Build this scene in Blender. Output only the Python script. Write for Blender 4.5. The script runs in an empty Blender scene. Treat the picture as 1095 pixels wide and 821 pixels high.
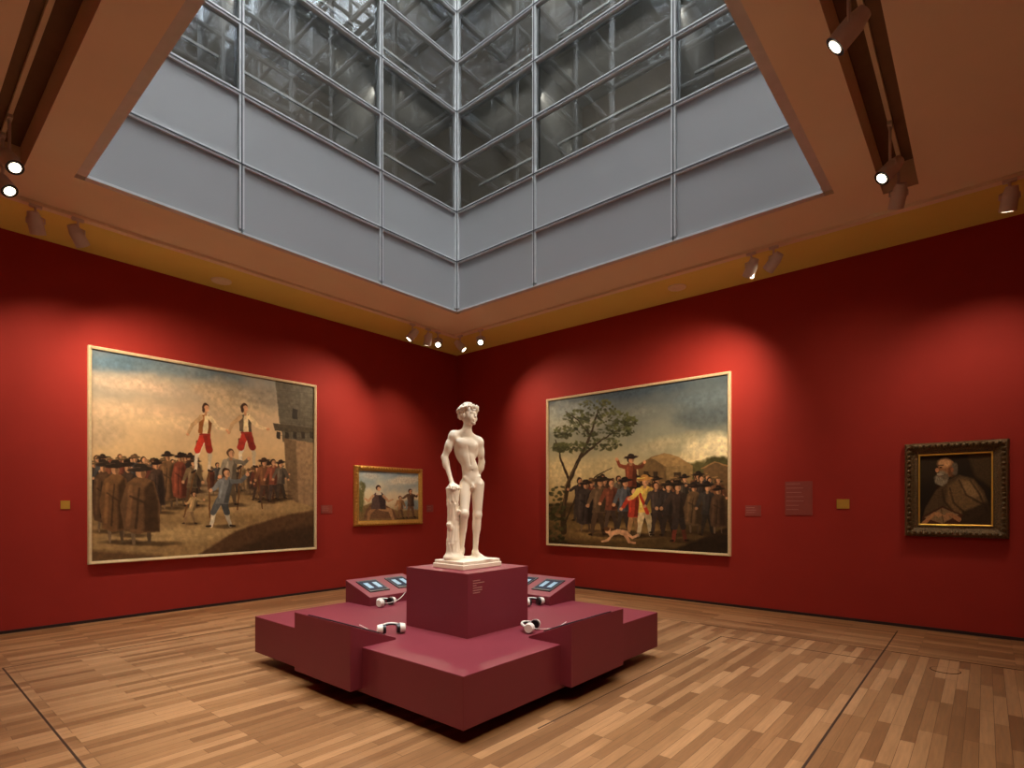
import bpy, math, random, bmesh
import numpy as np
from mathutils import Vector, Matrix
random.seed(3); rng=np.random.default_rng(5)
S=bpy.context.scene
S.view_settings.view_transform='Standard'
COL=bpy.context.collection
def lin(c): 
    c=np.asarray(c,float)/255.0
    return np.where(c<=0.04045,c/12.92,((c+0.055)/1.055)**2.4)
def mat(name,rgb,rough=.6,metal=0.0,noise=0.06,scale=8.0,bump=0.0,emit=None,estr=0,spec=.5):
    m=bpy.data.materials.new(name); m.use_nodes=True; nt=m.node_tree; N=nt.nodes; L=nt.links
    b=N["Principled BSDF"]; c=list(lin(rgb))
    b.inputs["Roughness"].default_value=rough; b.inputs["Metallic"].default_value=metal
    b.inputs["Specular IOR Level"].default_value=spec
    tc=N.new("ShaderNodeTexCoord"); nz=N.new("ShaderNodeTexNoise"); nz.inputs["Scale"].default_value=scale; nz.inputs["Detail"].default_value=5
    L.new(tc.outputs["Object"],nz.inputs["Vector"])
    cr=N.new("ShaderNodeValToRGB"); cr.color_ramp.elements[0].position=.3; cr.color_ramp.elements[1].position=.7
    cr.color_ramp.elements[0].color=[max(0,x*(1-noise)) for x in c]+[1]; cr.color_ramp.elements[1].color=[min(1,x*(1+noise)) for x in c]+[1]
    L.new(nz.outputs["Fac"],cr.inputs["Fac"]); L.new(cr.outputs["Color"],b.inputs["Base Color"])
    if bump:
        bp=N.new("ShaderNodeBump"); bp.inputs["Strength"].default_value=bump; bp.inputs["Distance"].default_value=.01
        L.new(nz.outputs["Fac"],bp.inputs["Height"]); L.new(bp.outputs["Normal"],b.inputs["Normal"])
    if emit is not None:
        b.inputs["Emission Color"].default_value=list(emit)+[1]; b.inputs["Emission Strength"].default_value=estr
    return m
M={}
M['wall']=mat("red_wall_paint",(154,44,36),.75,noise=.03,scale=3,spec=.2)
M['ceil']=mat("ceiling_plaster",(232,216,188),.85,noise=.02,scale=2)
M['cove']=mat("cove_painted_glow",(228,216,116),.85,noise=.02,scale=2)  # yellow cove light is put into the plaster colour
M['slot']=mat("slot_dark",(120,94,70),.8)
M['plinth']=mat("plinth_burgundy",(120,44,56),.5,noise=.03,scale=4,spec=.35)
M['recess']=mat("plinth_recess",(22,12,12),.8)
M['black']=mat("black_plastic",(18,18,20),.4)
M['gap_shade']=mat("shadow_gap_dark",(38,14,12),.7)  # dark colour stands in for shade in the gap below the walls
M['white']=mat("white_plastic",(225,220,212),.35)
M['metalw']=mat("spotlight_enamel",(205,196,186),.4)
M['disc']=mat("speaker_grille",(240,236,205),.6)
M['marble']=mat("white_marble",(238,226,208),.42,noise=.03,scale=9,bump=.03)
M['gold']=mat("gilded_frame",(205,160,80),.4,metal=.6,noise=.2,scale=60,bump=.3)
M['goldlight']=mat("pale_gilt_moulding",(222,200,158),.45,metal=.1,noise=.08,scale=30)
M['darkgold']=mat("dark_carved_gilt",(96,74,44),.5,metal=.3,noise=.5,scale=70,bump=.8)
M['brass']=mat("brass_plate",(226,186,84),.3,metal=.6)
M['label']=mat("label_red",(140,62,54),.5)
M['text']=mat("label_text",(190,140,130),.6)
M['frame']=mat("facade_aluminium",(200,202,202),.45,metal=.1)
M['joint']=mat("facade_joint",(60,64,68),.6)
M['fin']=mat("facade_interior_fin",(160,158,152),.7)
M['backw']=mat("facade_interior_wall",(134,126,116),.8,noise=.12,scale=1.5)
M['screen']=mat("tablet_screen",(24,30,40),.15,emit=(.10,.16,.22),estr=.25)
M['icon']=mat("tablet_icons",(120,150,170),.3,emit=(.3,.42,.5),estr=.25)
M['lens']=mat("lamp_lens",(255,240,210),.3,emit=(1,.86,.62),estr=9)
M['lensoff']=mat("lamp_lens_dim",(90,80,70),.2)
m=mat("frosted_panel",(162,164,164),.55,noise=.02,scale=1); M['frost']=m
nt=m.node_tree;N=nt.nodes;L=nt.links
w=N.new("ShaderNodeTexWave");w.inputs["Scale"].default_value=22;w.bands_direction='Z'
L.new([n for n in N if n.type=='TEX_COORD'][0].outputs["Object"],w.inputs["Vector"])
mx=N.new("ShaderNodeMix");mx.data_type='RGBA'
cr=[n for n in N if n.type=='VALTORGB'][0]
rp=N.new("ShaderNodeMapRange");rp.inputs[3].default_value=0;rp.inputs[4].default_value=.3
L.new(w.outputs["Fac"],rp.inputs[0]);L.new(rp.outputs[0],mx.inputs[0]);L.new(cr.outputs[0],mx.inputs[6]);mx.inputs[7].default_value=(.26,.27,.28,1)
L.new(mx.outputs[2],N["Principled BSDF"].inputs["Base Color"])
g=bpy.data.materials.new("facade_glass");g.use_nodes=True;nt=g.node_tree;N=nt.nodes;L=nt.links;N.remove(N["Principled BSDF"])
tr=N.new("ShaderNodeBsdfTransparent");tr.inputs[0].default_value=(.82,.86,.87,1)
gl=N.new("ShaderNodeBsdfGlossy");gl.inputs["Roughness"].default_value=.01;gl.inputs[0].default_value=(.92,.95,.98,1)
fr=N.new("ShaderNodeFresnel");fr.inputs[0].default_value=1.5
adn=N.new("ShaderNodeMath");adn.operation='ADD';adn.inputs[1].default_value=.10;L.new(fr.outputs[0],adn.inputs[0])
ms=N.new("ShaderNodeMixShader");L.new(adn.outputs[0],ms.inputs[0]);L.new(tr.outputs[0],ms.inputs[1]);L.new(gl.outputs[0],ms.inputs[2])
L.new(ms.outputs[0],N["Material Output"].inputs[0]);M['glass']=g
def wood(name,along_y):
    m=bpy.data.materials.new(name);m.use_nodes=True;nt=m.node_tree;N=nt.nodes;L=nt.links;b=N["Principled BSDF"]
    tc=N.new("ShaderNodeTexCoord");mp=N.new("ShaderNodeMapping")
    if along_y: mp.inputs["Rotation"].default_value=(0,0,math.radians(90))
    L.new(tc.outputs["Object"],mp.inputs[0])
    br=N.new("ShaderNodeTexBrick");br.offset=.37;br.offset_frequency=3;br.squash=1
    br.inputs["Scale"].default_value=1;br.inputs["Brick Width"].default_value=.72;br.inputs["Row Height"].default_value=.075
    br.inputs["Mortar Size"].default_value=.0013;br.inputs["Mortar Smooth"].default_value=.1;br.inputs["Bias"].default_value=0
    br.inputs["Color1"].default_value=(0,0,0,1);br.inputs["Color2"].default_value=(1,1,1,1);br.inputs["Mortar"].default_value=(.5,.5,.5,1)
    L.new(mp.outputs[0],br.inputs["Vector"])
    cr=N.new("ShaderNodeValToRGB");e=cr.color_ramp.elements
    e[0].color=list(lin((126,88,56)))+[1];e[1].color=list(lin((180,136,94)))+[1]
    x=e.new(.5);x.color=list(lin((152,111,73)))+[1]
    L.new(br.outputs["Color"],cr.inputs[0])
    st=N.new("ShaderNodeMapping");st.inputs["Scale"].default_value=(2.2,34,1);L.new(mp.outputs[0],st.inputs[0])
    nz=N.new("ShaderNodeTexNoise");nz.inputs["Scale"].default_value=1.6;nz.inputs["Detail"].default_value=8;nz.inputs["Roughness"].default_value=.65;L.new(st.outputs[0],nz.inputs["Vector"])
    r2=N.new("ShaderNodeMapRange");r2.inputs[1].default_value=.3;r2.inputs[2].default_value=.7;r2.inputs[3].default_value=.74;r2.inputs[4].default_value=1.14;L.new(nz.outputs[0],r2.inputs[0])
    mu=N.new("ShaderNodeMix");mu.data_type='RGBA';mu.blend_type='MULTIPLY';mu.inputs[0].default_value=1
    L.new(cr.outputs[0],mu.inputs[6]);L.new(r2.outputs[0],mu.inputs[7])
    mo=N.new("ShaderNodeMix");mo.data_type='RGBA';L.new(br.outputs["Fac"],mo.inputs[0]);L.new(mu.outputs[2],mo.inputs[6]);mo.inputs[7].default_value=list(lin((84,56,34)))+[1]
    L.new(mo.outputs[2],b.inputs["Base Color"])
    rr=N.new("ShaderNodeMapRange");rr.inputs[3].default_value=.30;rr.inputs[4].default_value=.48;L.new(nz.outputs[0],rr.inputs[0]);L.new(rr.outputs[0],b.inputs["Roughness"])
    b.inputs["Specular IOR Level"].default_value=.45
    return m
M['woodx']=wood("oak_planks_lengthwise",False);M['woody']=wood("oak_planks_crosswise",True)
M['seam']=mat("floor_seam",(60,38,22),.6)
# ---------------------------------------------------------------- mesh builder
class MB:
    def __init__(s): s.v=[];s.f=[];s.m=[];s.sm=[];s.mats=[]
    def mi(s,k):
        if k not in s.mats: s.mats.append(k)
        return s.mats.index(k)
    def add(s,vs,fs,k,smooth=False):
        o=len(s.v); s.v+= [tuple(v) for v in vs]; i=s.mi(k)
        for f in fs: s.f.append([o+a for a in f]); s.m.append(i); s.sm.append(smooth)
    def box(s,x0,x1,y0,y1,z0,z1,k):
        vs=[Vector((x,y,z)) for x in(x0,x1) for y in(y0,y1) for z in(z0,z1)]
        s.add(vs,[(0,1,3,2),(4,6,7,5),(0,4,5,1),(2,3,7,6),(0,2,6,4),(1,5,7,3)],k)
    def cyl(s,p0,p1,r0,r1,k,seg=20,caps=True,capk=None):
        p0=Vector(p0);p1=Vector(p1);d=(p1-p0).normalized();a=d.orthogonal().normalized();b=d.cross(a)
        vs=[]
        for p,r in((p0,r0),(p1,r1)):
            for i in range(seg):
                t=2*math.pi*i/seg; vs.append(p+(a*math.cos(t)+b*math.sin(t))*r)
        s.add(vs,[(i,(i+1)%seg,seg+(i+1)%seg,seg+i) for i in range(seg)],k,True)
        if caps:
            s.add(vs[:seg],[tuple(range(seg))[::-1]],k); s.add(vs[seg:],[tuple(range(seg))],capk or k)
    def tube(s,pts,r,k,seg=8):
        pts=[Vector(p) for p in pts];rings=[];prev=None
        for i,p in enumerate(pts):
            d=(pts[min(i+1,len(pts)-1)]-pts[max(i-1,0)]).normalized()
            a=(d.orthogonal() if prev is None else (prev-d*prev.dot(d))).normalized();prev=a;b=d.cross(a)
            rings.append([p+(a*math.cos(2*math.pi*j/seg)+b*math.sin(2*math.pi*j/seg))*r for j in range(seg)])
        vs=[v for q in rings for v in q];fs=[]
        for i in range(len(pts)-1):
            for j in range(seg): fs.append((i*seg+j,i*seg+(j+1)%seg,(i+1)*seg+(j+1)%seg,(i+1)*seg+j))
        fs.append(tuple(range(seg))[::-1]);fs.append(tuple((len(pts)-1)*seg+j for j in range(seg)))
        s.add(vs,fs,k,True)
    def ball(s,c,r,k,seg=10):
        rx,ry,rz=(r,r,r) if not hasattr(r,'__len__') else r
        vs=[];fs=[];n=seg;mm=seg//2+1
        for i in range(mm+1):
            t=math.pi*i/mm
            for j in range(n):
                a=2*math.pi*j/n;vs.append((c[0]+rx*math.sin(t)*math.cos(a),c[1]+ry*math.sin(t)*math.sin(a),c[2]+rz*math.cos(t)))
        for i in range(mm):
            for j in range(n): fs.append((i*n+j,(i+1)*n+j,(i+1)*n+(j+1)%n,i*n+(j+1)%n))
        s.add(vs,fs,k,True)
    def build(s,name,bevel=0,parent=None,T=None):
        me=bpy.data.meshes.new(name);vs=s.v if T is None else [tuple(T@Vector(v)) for v in s.v]
        me.from_pydata(vs,[],s.f)
        for k in s.mats: me.materials.append(M[k])
        me.polygons.foreach_set("material_index",s.m);me.polygons.foreach_set("use_smooth",s.sm)
        bm=bmesh.new();bm.from_mesh(me);bmesh.ops.recalc_face_normals(bm,faces=bm.faces);bm.to_mesh(me);bm.free()
        me.update();o=bpy.data.objects.new(name,me);COL.objects.link(o)
        if bevel:
            b=o.modifiers.new("bevel",'BEVEL');b.width=bevel;b.segments=2;b.limit_method='ANGLE';b.angle_limit=math.radians(50)
        if parent: o.parent=parent
        return o
def empty(name,loc=(0,0,0)):
    e=bpy.data.objects.new(name,None);e.location=loc;COL.objects.link(e);return e
def onebox(name,x0,x1,y0,y1,z0,z1,k,bevel=0,parent=None):
    b=MB();b.box(x0,x1,y0,y1,z0,z1,k);return b.build(name,bevel,parent)
# ---------------------------------------------------------------- room shell
X0,Y0=-9.3,-9.8; ZT=4.58; ZS=4.50
onebox("wall_left",X0-.2,.2,0,.2,0,4.9,'wall')
onebox("wall_right",0,.2,Y0-.2,0,0,4.9,'wall')
onebox("wall_rear",X0-.2,.2,Y0-.2,Y0,0,4.9,'wall')
onebox("wall_side",X0-.2,X0,Y0,0,0,4.9,'wall')
b=MB()
b.box(X0,-1.42,Y0,0,-.1,0,'woodx');b.box(-1.42,0,Y0,0,-.1,0,'woody')
for (x0,x1,y0,y1) in((-1.425,-1.415,Y0,0),(-7.275,-7.262,Y0,-1.74),(X0,-.3,-7.665,-7.652),(-7.27,-1.42,-1.75,-1.74),(-1.9,-1.89,-7.65,-6.2),(-5.2,-1.9,-6.21,-6.2)):
    b.box(x0,x1,y0,y1,-.001,.0012,'seam')
b.cyl((-1.86,-8.16,0),(-1.86,-8.16,.002),.11,.11,'seam',32);b.cyl((-1.86,-8.16,0),(-1.86,-8.16,.003),.103,.103,'woodx',32)
b.build("floor")
onebox("shadow_gap_left",X0,-.012,-.012,0,0,.035,'gap_shade')  # dark strips paint the shadow gap at the wall foot
onebox("shadow_gap_right",-.012,0,Y0,0,0,.035,'gap_shade')
b=MB()
xs=[X0,-7.42,-7.14,-6.81,-1.92,-1.58,-1.05];ys=[Y0,-7.95,-7.67,-7.31,-2.01,-1.67,-1.05]
for i in range(6):
    for j in range(6):
        cx=(xs[i]+xs[i+1])/2;cy=(ys[j]+ys[j+1])/2
        if -6.8<cx<-2.0 and -7.3<cy<-2.02: continue
        if -7.42<cx<-7.14 and cy<-1.67: b.box(xs[i],xs[i+1],ys[j],ys[j+1],4.76,4.8,'slot');continue
        if -7.95<cy<-7.67 and cx<-1.58: b.box(xs[i],xs[i+1],ys[j],ys[j+1],4.76,4.8,'slot');continue
        b.box(xs[i],xs[i+1],ys[j],ys[j+1],ZS,4.8,'ceil')
b.box(X0,0,-1.05,0,ZT,4.8,'cove');b.box(-1.05,0,Y0,-1.05,ZT,4.8,'cove')
b.build("ceiling")
# ---------------------------------------------------------------- atrium facade
ROWS=16
def facade(name,P,cols,rows=ROWS,rh=.79,z0=4.5):
    b=MB();u0,u1=cols[0],cols[-1]
    def bx(ua,ub,wa,wb,za,zb,k):
        a=P(ua,wa,za);c=P(ub,wb,zb);b.box(min(a[0],c[0]),max(a[0],c[0]),min(a[1],c[1]),max(a[1],c[1]),za,zb,k)
    zt=z0+rows*rh
    for c in cols:
        bx(c-.028,c+.028,0.001,.07,z0+.06,zt,'frame');bx(c-.007,c+.007,-.003,.0,z0+.012,zt,'joint')
    for r in range(rows+1):
        z=z0+r*rh;bx(u0,u1,.002,.079 if r==0 else .069,max(z0+.002,z-.028),z+.028,'frame')
        if r: bx(u0,u1,-.003,.001,z-.007,z+.007,'joint')
    for i in range(len(cols)-1):
        for r in range(rows):
            z=z0+r*rh
            if r<2: bx(cols[i]+.02,cols[i+1]-.02,.03,.045,z+.02,z+rh-.02,'frost')
            else:
                q=[P(cols[i]+.02,.035,z+.02),P(cols[i+1]-.02,.035,z+.02),P(cols[i+1]-.02,.035,z+rh-.02),P(cols[i]+.02,.035,z+rh-.02)]
                b.add(q,[(0,1,2,3)],'glass')
    D=1.15
    for c in cols[1:-1]: bx(c-.05,c+.05,.085,D,z0+2*rh,zt,'fin')
    for r in range(2,rows+1,2): bx(u0-.1,u1+.1,.085,D,z0+r*rh-.06,z0+r*rh,'fin')
    bx(u0-1.2,u1+1.2,D,D+.08,z0+.32,zt,'backw')
    for r in range(3,rows,2): bx(u0,u1,.5,.53,z0+r*rh-.16,z0+r*rh-.13,'frame')
    return b.build(name)
colx=[-6.73,-5.32,-3.43,-2.0];coly=[-7.23,-5.69,-3.64,-2.09]
facade("window_1",lambda u,w,z:(u,-2.09+w,z),colx)
facade("window_2",lambda u,w,z:(-2.0+w,u,z),coly)
facade("window_3",lambda u,w,z:(u,-7.23-w,z),colx)
facade("window_4",lambda u,w,z:(-6.73-w,u,z),coly)
ZR=4.5+ROWS*.79
b=MB()
for x in np.linspace(-6.73,-2,4): b.box(x-.05,x+.05,-7.23,-2.09,ZR+.02,ZR+.14,'frame')
for y in np.linspace(-7.23,-2.09,4): b.box(-6.73,-2,y-.05,y+.05,ZR+.03,ZR+.13,'frame')
b.build("trim_1")
def facade_fill(loc,size,rot,e):  # added light behind the glass to brighten the facade interior, no real lamp
    l=bpy.data.lights.new("facade_fill",'AREA');l.shape='RECTANGLE';l.size=size;l.size_y=.12;l.energy=e;l.color=(1,.95,.88);l.spread=math.radians(180)
    o=bpy.data.objects.new("facade_fill",l);COL.objects.link(o);o.location=loc;o.rotation_euler=rot
for r,e in((4,13),(6,15),(8,18),(10,22)):
    z=4.5+r*.79-.45
    facade_fill((-4.36,-1.98,z),4.5,(math.radians(70),0,0),e)
    facade_fill((-1.89,-4.66,z),4.9,(math.radians(70),0,math.radians(-90)),e)
# ---------------------------------------------------------------- plinth group
pl=empty("display_plinth",(-4.4,-4.7,0));pl_inv=Matrix.Translation((4.4,4.7,0))
def pbuild(b,name,bevel=.004): return b.build(name,bevel,pl,pl_inv)
b=MB();b.box(-5.72,-3.12,-6.04,-3.29,.10,.43,'plinth');pbuild(b,"bench")
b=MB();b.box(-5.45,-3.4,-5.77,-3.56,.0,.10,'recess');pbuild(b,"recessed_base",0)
b=MB();b.box(-5.05,-4.31,-5.40,-4.66,.43,.93,'plinth')
for i in range(6): b.box(-4.99,-4.99+(.10,.16,.05,.13,.13,.10)[i]*.8,-5.4015,-5.40,.867-.019*i,.872-.019*i,'text')
pbuild(b,"pedestal")
def lectern(idx,cx,cy,o,half,din,dout,zo,zi,z0):
    o=Vector(o);t=Vector((-o.y,o.x,0));C=Vector((cx,cy,0));b=MB()
    def Q(a,d,z): return C+t*a+o*d+Vector((0,0,z))
    vs=[]
    for a in(-half,half): vs+=[Q(a,din,z0),Q(a,dout,z0),Q(a,dout,zo),Q(a,din,zi)]
    b.add(vs,[(0,1,2,3),(4,7,6,5),(0,4,5,1),(1,5,6,2),(2,6,7,3),(3,7,4,0)],'plinth')
    for a0 in(-half*.48,half*.48):
        def q(a,s,h):
            d=din+(dout-din)*s;z=zi+(zo-zi)*s+h;return Q(a0+a,d,z)
        for hw,s0,s1,h,k in((.125,.22,.82,.010,'black'),(.108,.28,.76,.0115,'screen')):
            vs=[q(-hw,s0,h),q(hw,s0,h),q(hw,s1,h),q(-hw,s1,h),q(-hw,s0,0),q(hw,s0,0),q(hw,s1,0),q(-hw,s1,0)]
            b.add(vs,[(0,1,2,3),(4,5,1,0),(5,6,2,1),(6,7,3,2),(7,4,0,3)],k)
        for ii in range(2):
            a=-.055+.11*ii
            vs=[q(a-.028,.38,.0125),q(a+.028,.38,.0125),q(a+.028,.66,.0125),q(a-.028,.66,.0125)];b.add(vs,[(0,1,2,3)],'icon')
    pbuild(b,"lectern_%d"%idx,.003)
lectern(1,-5.72,-4.60,(-1,0,0),.395,-.30,.10,.60,.445,.13)
lectern(2,-4.34,-6.04,(0,-1,0),.38,-.30,.10,.60,.445,.13)
lectern(3,-4.36,-3.29,(0,1,0),.38,-.40,.04,.66,.52,.13)
lectern(4,-3.12,-4.67,(1,0,0),.38,-.40,.06,.66,.52,.13)
def headphones(x,y,z,ang,cable):
    b=MB();u=Vector((math.cos(ang),math.sin(ang),0));v=Vector((-math.sin(ang),math.cos(ang),0));c=Vector((x,y,z+.042));w=(v+Vector((0,0,.25))).normalized()
    arc=lambda r,a0,a1,n=24:[c+u*(r*math.cos(a0+(a1-a0)*i/n))+w*(r*math.sin(a0+(a1-a0)*i/n)) for i in range(n+1)]
    b.tube(arc(.09,0,math.pi),.011,'white',8);b.tube(arc(.079,.35,math.pi-.35),.009,'black',6)
    for s in(-1,1):
        e=c+u*(s*.088)
        b.cyl(e-u*(s*.045),e-u*(s*.02),.036,.038,'black',20);b.cyl(e-u*(s*.02),e+u*(s*.022),.042,.034,'white',20)
    p0=c+u*(-.08)+v*-.03;p3=Vector(cable);pts=[]
    for i in range(17):
        t=i/16;p=p0*(1-t)+p3*t+v*(-.05*math.sin(math.pi*t));p.z=max((p0.z*(1-t)+p3.z*t)-.03*math.sin(math.pi*t)*(1-t),z+.004);pts.append(p)
    b.tube(pts,.003,'white',6);b.build("headphones")
headphones(-5.33,-4.82,.432,math.radians(-30),(-5.41,-4.5,.47))
headphones(-4.52,-5.62,.432,math.radians(20),(-4.2,-5.73,.47))
headphones(-4.62,-3.80,.432,math.radians(10),(-4.3,-3.70,.52))
headphones(-3.63,-4.93,.432,math.radians(-20),(-3.53,-4.6,.52))
# ---------------------------------------------------------------- statue (implicit surface)
h=.0042
o0=np.array([-.30,-.20,-.012]);n=np.array([120,92,330])
gx,gy,gz=[o0[i]+h*np.arange(n[i]) for i in range(3)]
F=np.full(n,1.0,np.float32)
def sub(lo,hi):
    a=[max(0,int((lo[i]-o0[i])/h)) for i in range(3)];c=[min(n[i],int((hi[i]-o0[i])/h)+2) for i in range(3)]
    sl=tuple(slice(a[i],c[i]) for i in range(3))
    return sl,gx[sl[0]][:,None,None],gy[sl[1]][None,:,None],gz[sl[2]][None,None,:]
def smin(a,b,k):
    hh=np.maximum(k-np.abs(a-b),0)/k;return np.minimum(a,b)-hh*hh*k*.25
def put(sl,d,k,neg=False):
    if neg: F[sl]=-smin(-F[sl],d,k)
    else: F[sl]=smin(F[sl],d,k)
def cone(a,b,r1,r2,k=.02,neg=False):
    a=np.array(a,float);b=np.array(b,float);R=max(r1,r2)+k+.03
    sl,x,y,z=sub(np.minimum(a,b)-R,np.maximum(a,b)+R)
    ba=b-a;L2=max(ba@ba,1e-9);px,py,pz=x-a[0],y-a[1],z-a[2]
    t=np.clip((px*ba[0]+py*ba[1]+pz*ba[2])/L2,0,1)
    d=np.sqrt((px-t*ba[0])**2+(py-t*ba[1])**2+(pz-t*ba[2])**2)-(r1+(r2-r1)*t)
    put(sl,d.astype(np.float32),k,neg)
def ell(c,r,k=.02,neg=False,R=None):
    c=np.array(c,float);r=np.array(r if hasattr(r,'__len__') else (r,)*3,float);e=r.max()+k+.03
    sl,x,y,z=sub(c-e,c+e);p=[x-c[0],y-c[1],z-c[2]]
    if R is not None: p=[sum(R[j][i]*p[j] for j in range(3)) for i in range(3)]
    k0=np.sqrt(sum((p[i]/r[i])**2 for i in range(3)));k1=np.sqrt(sum((p[i]/r[i]**2)**2 for i in range(3)))+1e-9
    put(sl,(k0*(k0-1)/k1).astype(np.float32),k,neg)
def Ry(deg):
    a=math.radians(deg);return np.array([[math.cos(a),0,math.sin(a)],[0,1,0],[-math.sin(a),0,math.cos(a)]])
ell((.036,.004,.678),(.078,.058,.060),.03,R=Ry(-12));ell((.020,-.003,.765),(.070,.052,.090),.045);ell((-.014,.002,.925),(.090,.062,.120),.05,R=Ry(10))
ell((-.060,-.036,.987),(.048,.026,.036),.036,R=Ry(12));ell((.030,-.038,.967),(.048,.026,.036),.036,R=Ry(12))
cone((-.012,.014,1.085),(-.114,.008,1.060),.028,.029,.035);cone((-.006,.014,1.082),(.090,.010,1.016),.028,.029,.035)
ell((-.123,.002,1.044),(.038,.039,.045),.03);ell((.100,.008,.998),(.038,.039,.047),.03)
cone((-.010,.014,1.06),(.002,-.004,1.155),.042,.037,.025)
ell((-.082,.02,.96),(.03,.035,.07),.03);ell((.063,.02,.935),(.03,.035,.07),.03)
ell((-.012,.048,.638),(.048,.045,.050),.03);ell((.078,.046,.658),(.050,.046,.052),.03)
for i,z in enumerate((.862,.822,.782)):
    ell((-.018+.013*i,-.042,z),(.024,.012,.020),.030);ell((.018+.012*i,-.042,z-.003),(.024,.012,.020),.030)
cone((-.010,-.066,.955),(.014,-.060,.80),.002,.002,.012,True)
ell((.024,-.058,.752),.005,.011,True)
cone((-.034,-.034,.688),(.026,-.046,.632),.007,.009,.026);cone((.100,-.032,.708),(.042,-.046,.632),.007,.009,.026)
cone((.088,.0,.635),(.084,-.006,.375),.058,.036,.022);cone((.084,-.006,.375),(.074,.030,.065),.036,.021,.02)
ell((.083,.024,.292),(.032,.034,.070),.03);ell((.084,-.032,.376),(.018,.012,.022),.02)
cone((-.022,-.002,.612),(-.044,-.078,.385),.055,.035,.022);cone((-.044,-.078,.385),(-.046,.036,.090),.035,.021,.02)
ell((-.045,-.010,.300),(.031,.034,.068),.03);ell((-.046,-.104,.389),(.018,.012,.022),.02)
for (ax,ay,az,tx,ty,hz) in((.074,.034,.06,.106,-.078,.028),(-.046,.042,.085,-.082,-.062,.054)):
    cone((ax,ay+.012,hz),(ax,ay,az),.025,.022,.015)
    cone((ax,ay,az-.012),(tx,ty+.02,.020),.026,.016,.02);cone((ax,ay+.01,hz-.006),(tx+.010,ty+.02,.016),.019,.015,.02);cone((ax,ay+.01,hz-.006),(tx-.012,ty+.022,.016),.019,.015,.02)
    dx=tx-ax;dy=ty-ay;l=math.hypot(dx,dy);sx=1 if ax>0 else -1
    for q in range(5):
        o=(-.026+.013*q);big=(q==0 and sx>0) or (q==4 and sx<0);r=.0095 if big else .0075
        bx_=tx+o;by_=ty+.012+(.004*q if sx>0 else .004*(4-q))
        cone((bx_,by_+.015,.012),(bx_+dx/l*.018,by_+dy/l*.018,.010),r,r,.004)
ell((.034,-.062,.618),(.009,.012,.015),.008);ell((.027,-.056,.608),.011,.008);ell((.042,-.056,.608),.011,.008)
cone((-.133,.002,1.033),(-.194,.030,.865),.034,.026,.02);ell((-.164,.004,.955),(.030,.032,.05),.02)
cone((-.194,.030,.865),(-.150,-.042,.668),.027,.016,.015);ell((-.186,.012,.815),(.027,.027,.05),.02)
cone((-.150,-.042,.668),(-.142,-.060,.634),.017,.021,.012);ell((-.140,-.066,.626),(.029,.030,.013),.012)
for q in range(4):
    x=-.165+.0165*q;l=(.006,.0,.0,.008)[q]
    cone((x,-.080,.624),(x-.001,-.110,.614),.0078,.0072,.004);cone((x-.001,-.110,.614),(x-.001,-.119,.588+l),.0072,.0062,.003)
cone((-.118,-.058,.630),(-.094,-.078,.618),.009,.008,.005);cone((-.094,-.078,.618),(-.086,-.094,.600),.008,.007,.003)
cone((.108,.010,.992),(.136,.050,.832),.033,.025,.02);ell((.118,.020,.915),(.030,.032,.05),.02)
cone((.136,.050,.832),(.112,.092,.705),.026,.017,.015);ell((.133,.058,.793),(.025,.026,.042),.02)
ell((.100,.100,.678),(.025,.015,.030),.012)
for q in range(4):
    cone((.116-.012*q,.102,.660),(.097-.014*q,.110,.628),.0078,.007,.004);cone((.097-.014*q,.110,.628),(.084-.014*q,.106,.606),.007,.006,.003)
cone((.084,.100,.690),(.062,.104,.672),.009,.007,.005)
TP=[(-.128,-.040,-.01,.066),(-.136,-.046,.15,.054),(-.130,-.040,.33,.050),(-.138,-.048,.48,.050),(-.136,-.048,.585,.056)]
for a,c in zip(TP[:-1],TP[1:]): cone(a[:3],c[:3],a[3],c[3],.015)
for q in range(11):
    a=2*math.pi*q/11+.2
    for (r0,r1) in zip(TP[:-1],TP[1:]):
        w=.25*math.sin(q*2.1+r0[2]*9)
        cone((r0[0]+r0[3]*1.03*math.cos(a+w),r0[1]+r0[3]*1.03*math.sin(a+w),max(.05,r0[2])),(r1[0]+r1[3]*1.03*math.cos(a-w),r1[1]+r1[3]*1.03*math.sin(a-w),min(.55,r1[2])),.004,.003,.012,True)
ell((-.136,-.048,.598),(.060,.060,.016),.010);ell((-.132,-.045,.02),(.085,.078,.035),.03)
cone((-.165,-.07,.27),(-.182,-.095,.30),.022,.018,.016);cone((-.11,-.07,.38),(-.095,-.095,.41),.018,.014,.014)
cone((-.10,-.03,.42),(-.060,-.030,.44),.016,.018,.015)
ell((.02,-.02,.0),(.20,.13,.014),.02);ell((.09,.05,.0),(.08,.06,.02),.02);ell((-.05,.06,.0),(.09,.06,.02),.02)
ca,sa=math.cos(math.radians(36)),math.sin(math.radians(36));ct,st=math.cos(math.radians(-8)),math.sin(math.radians(-8))
Rz=np.array([[ca,-sa,0],[sa,ca,0],[0,0,1]]);Rx=np.array([[1,0,0],[0,ct,-st],[0,st,ct]]);RH=Ry(6)@Rz@Rx;HC=np.array([.008,-.006,1.220])
H=lambda *p: HC+RH@np.array(p)
ell(H(0,.012,.018),(.060,.073,.074),.02,R=RH);ell(H(0,-.020,-.030),(.046,.048,.052),.02,R=RH);ell(H(0,-.034,-.012),(.045,.034,.054),.015,R=RH)
cone(H(-.028,-.060,.014),H(.028,-.060,.014),.010,.010,.012)
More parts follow.
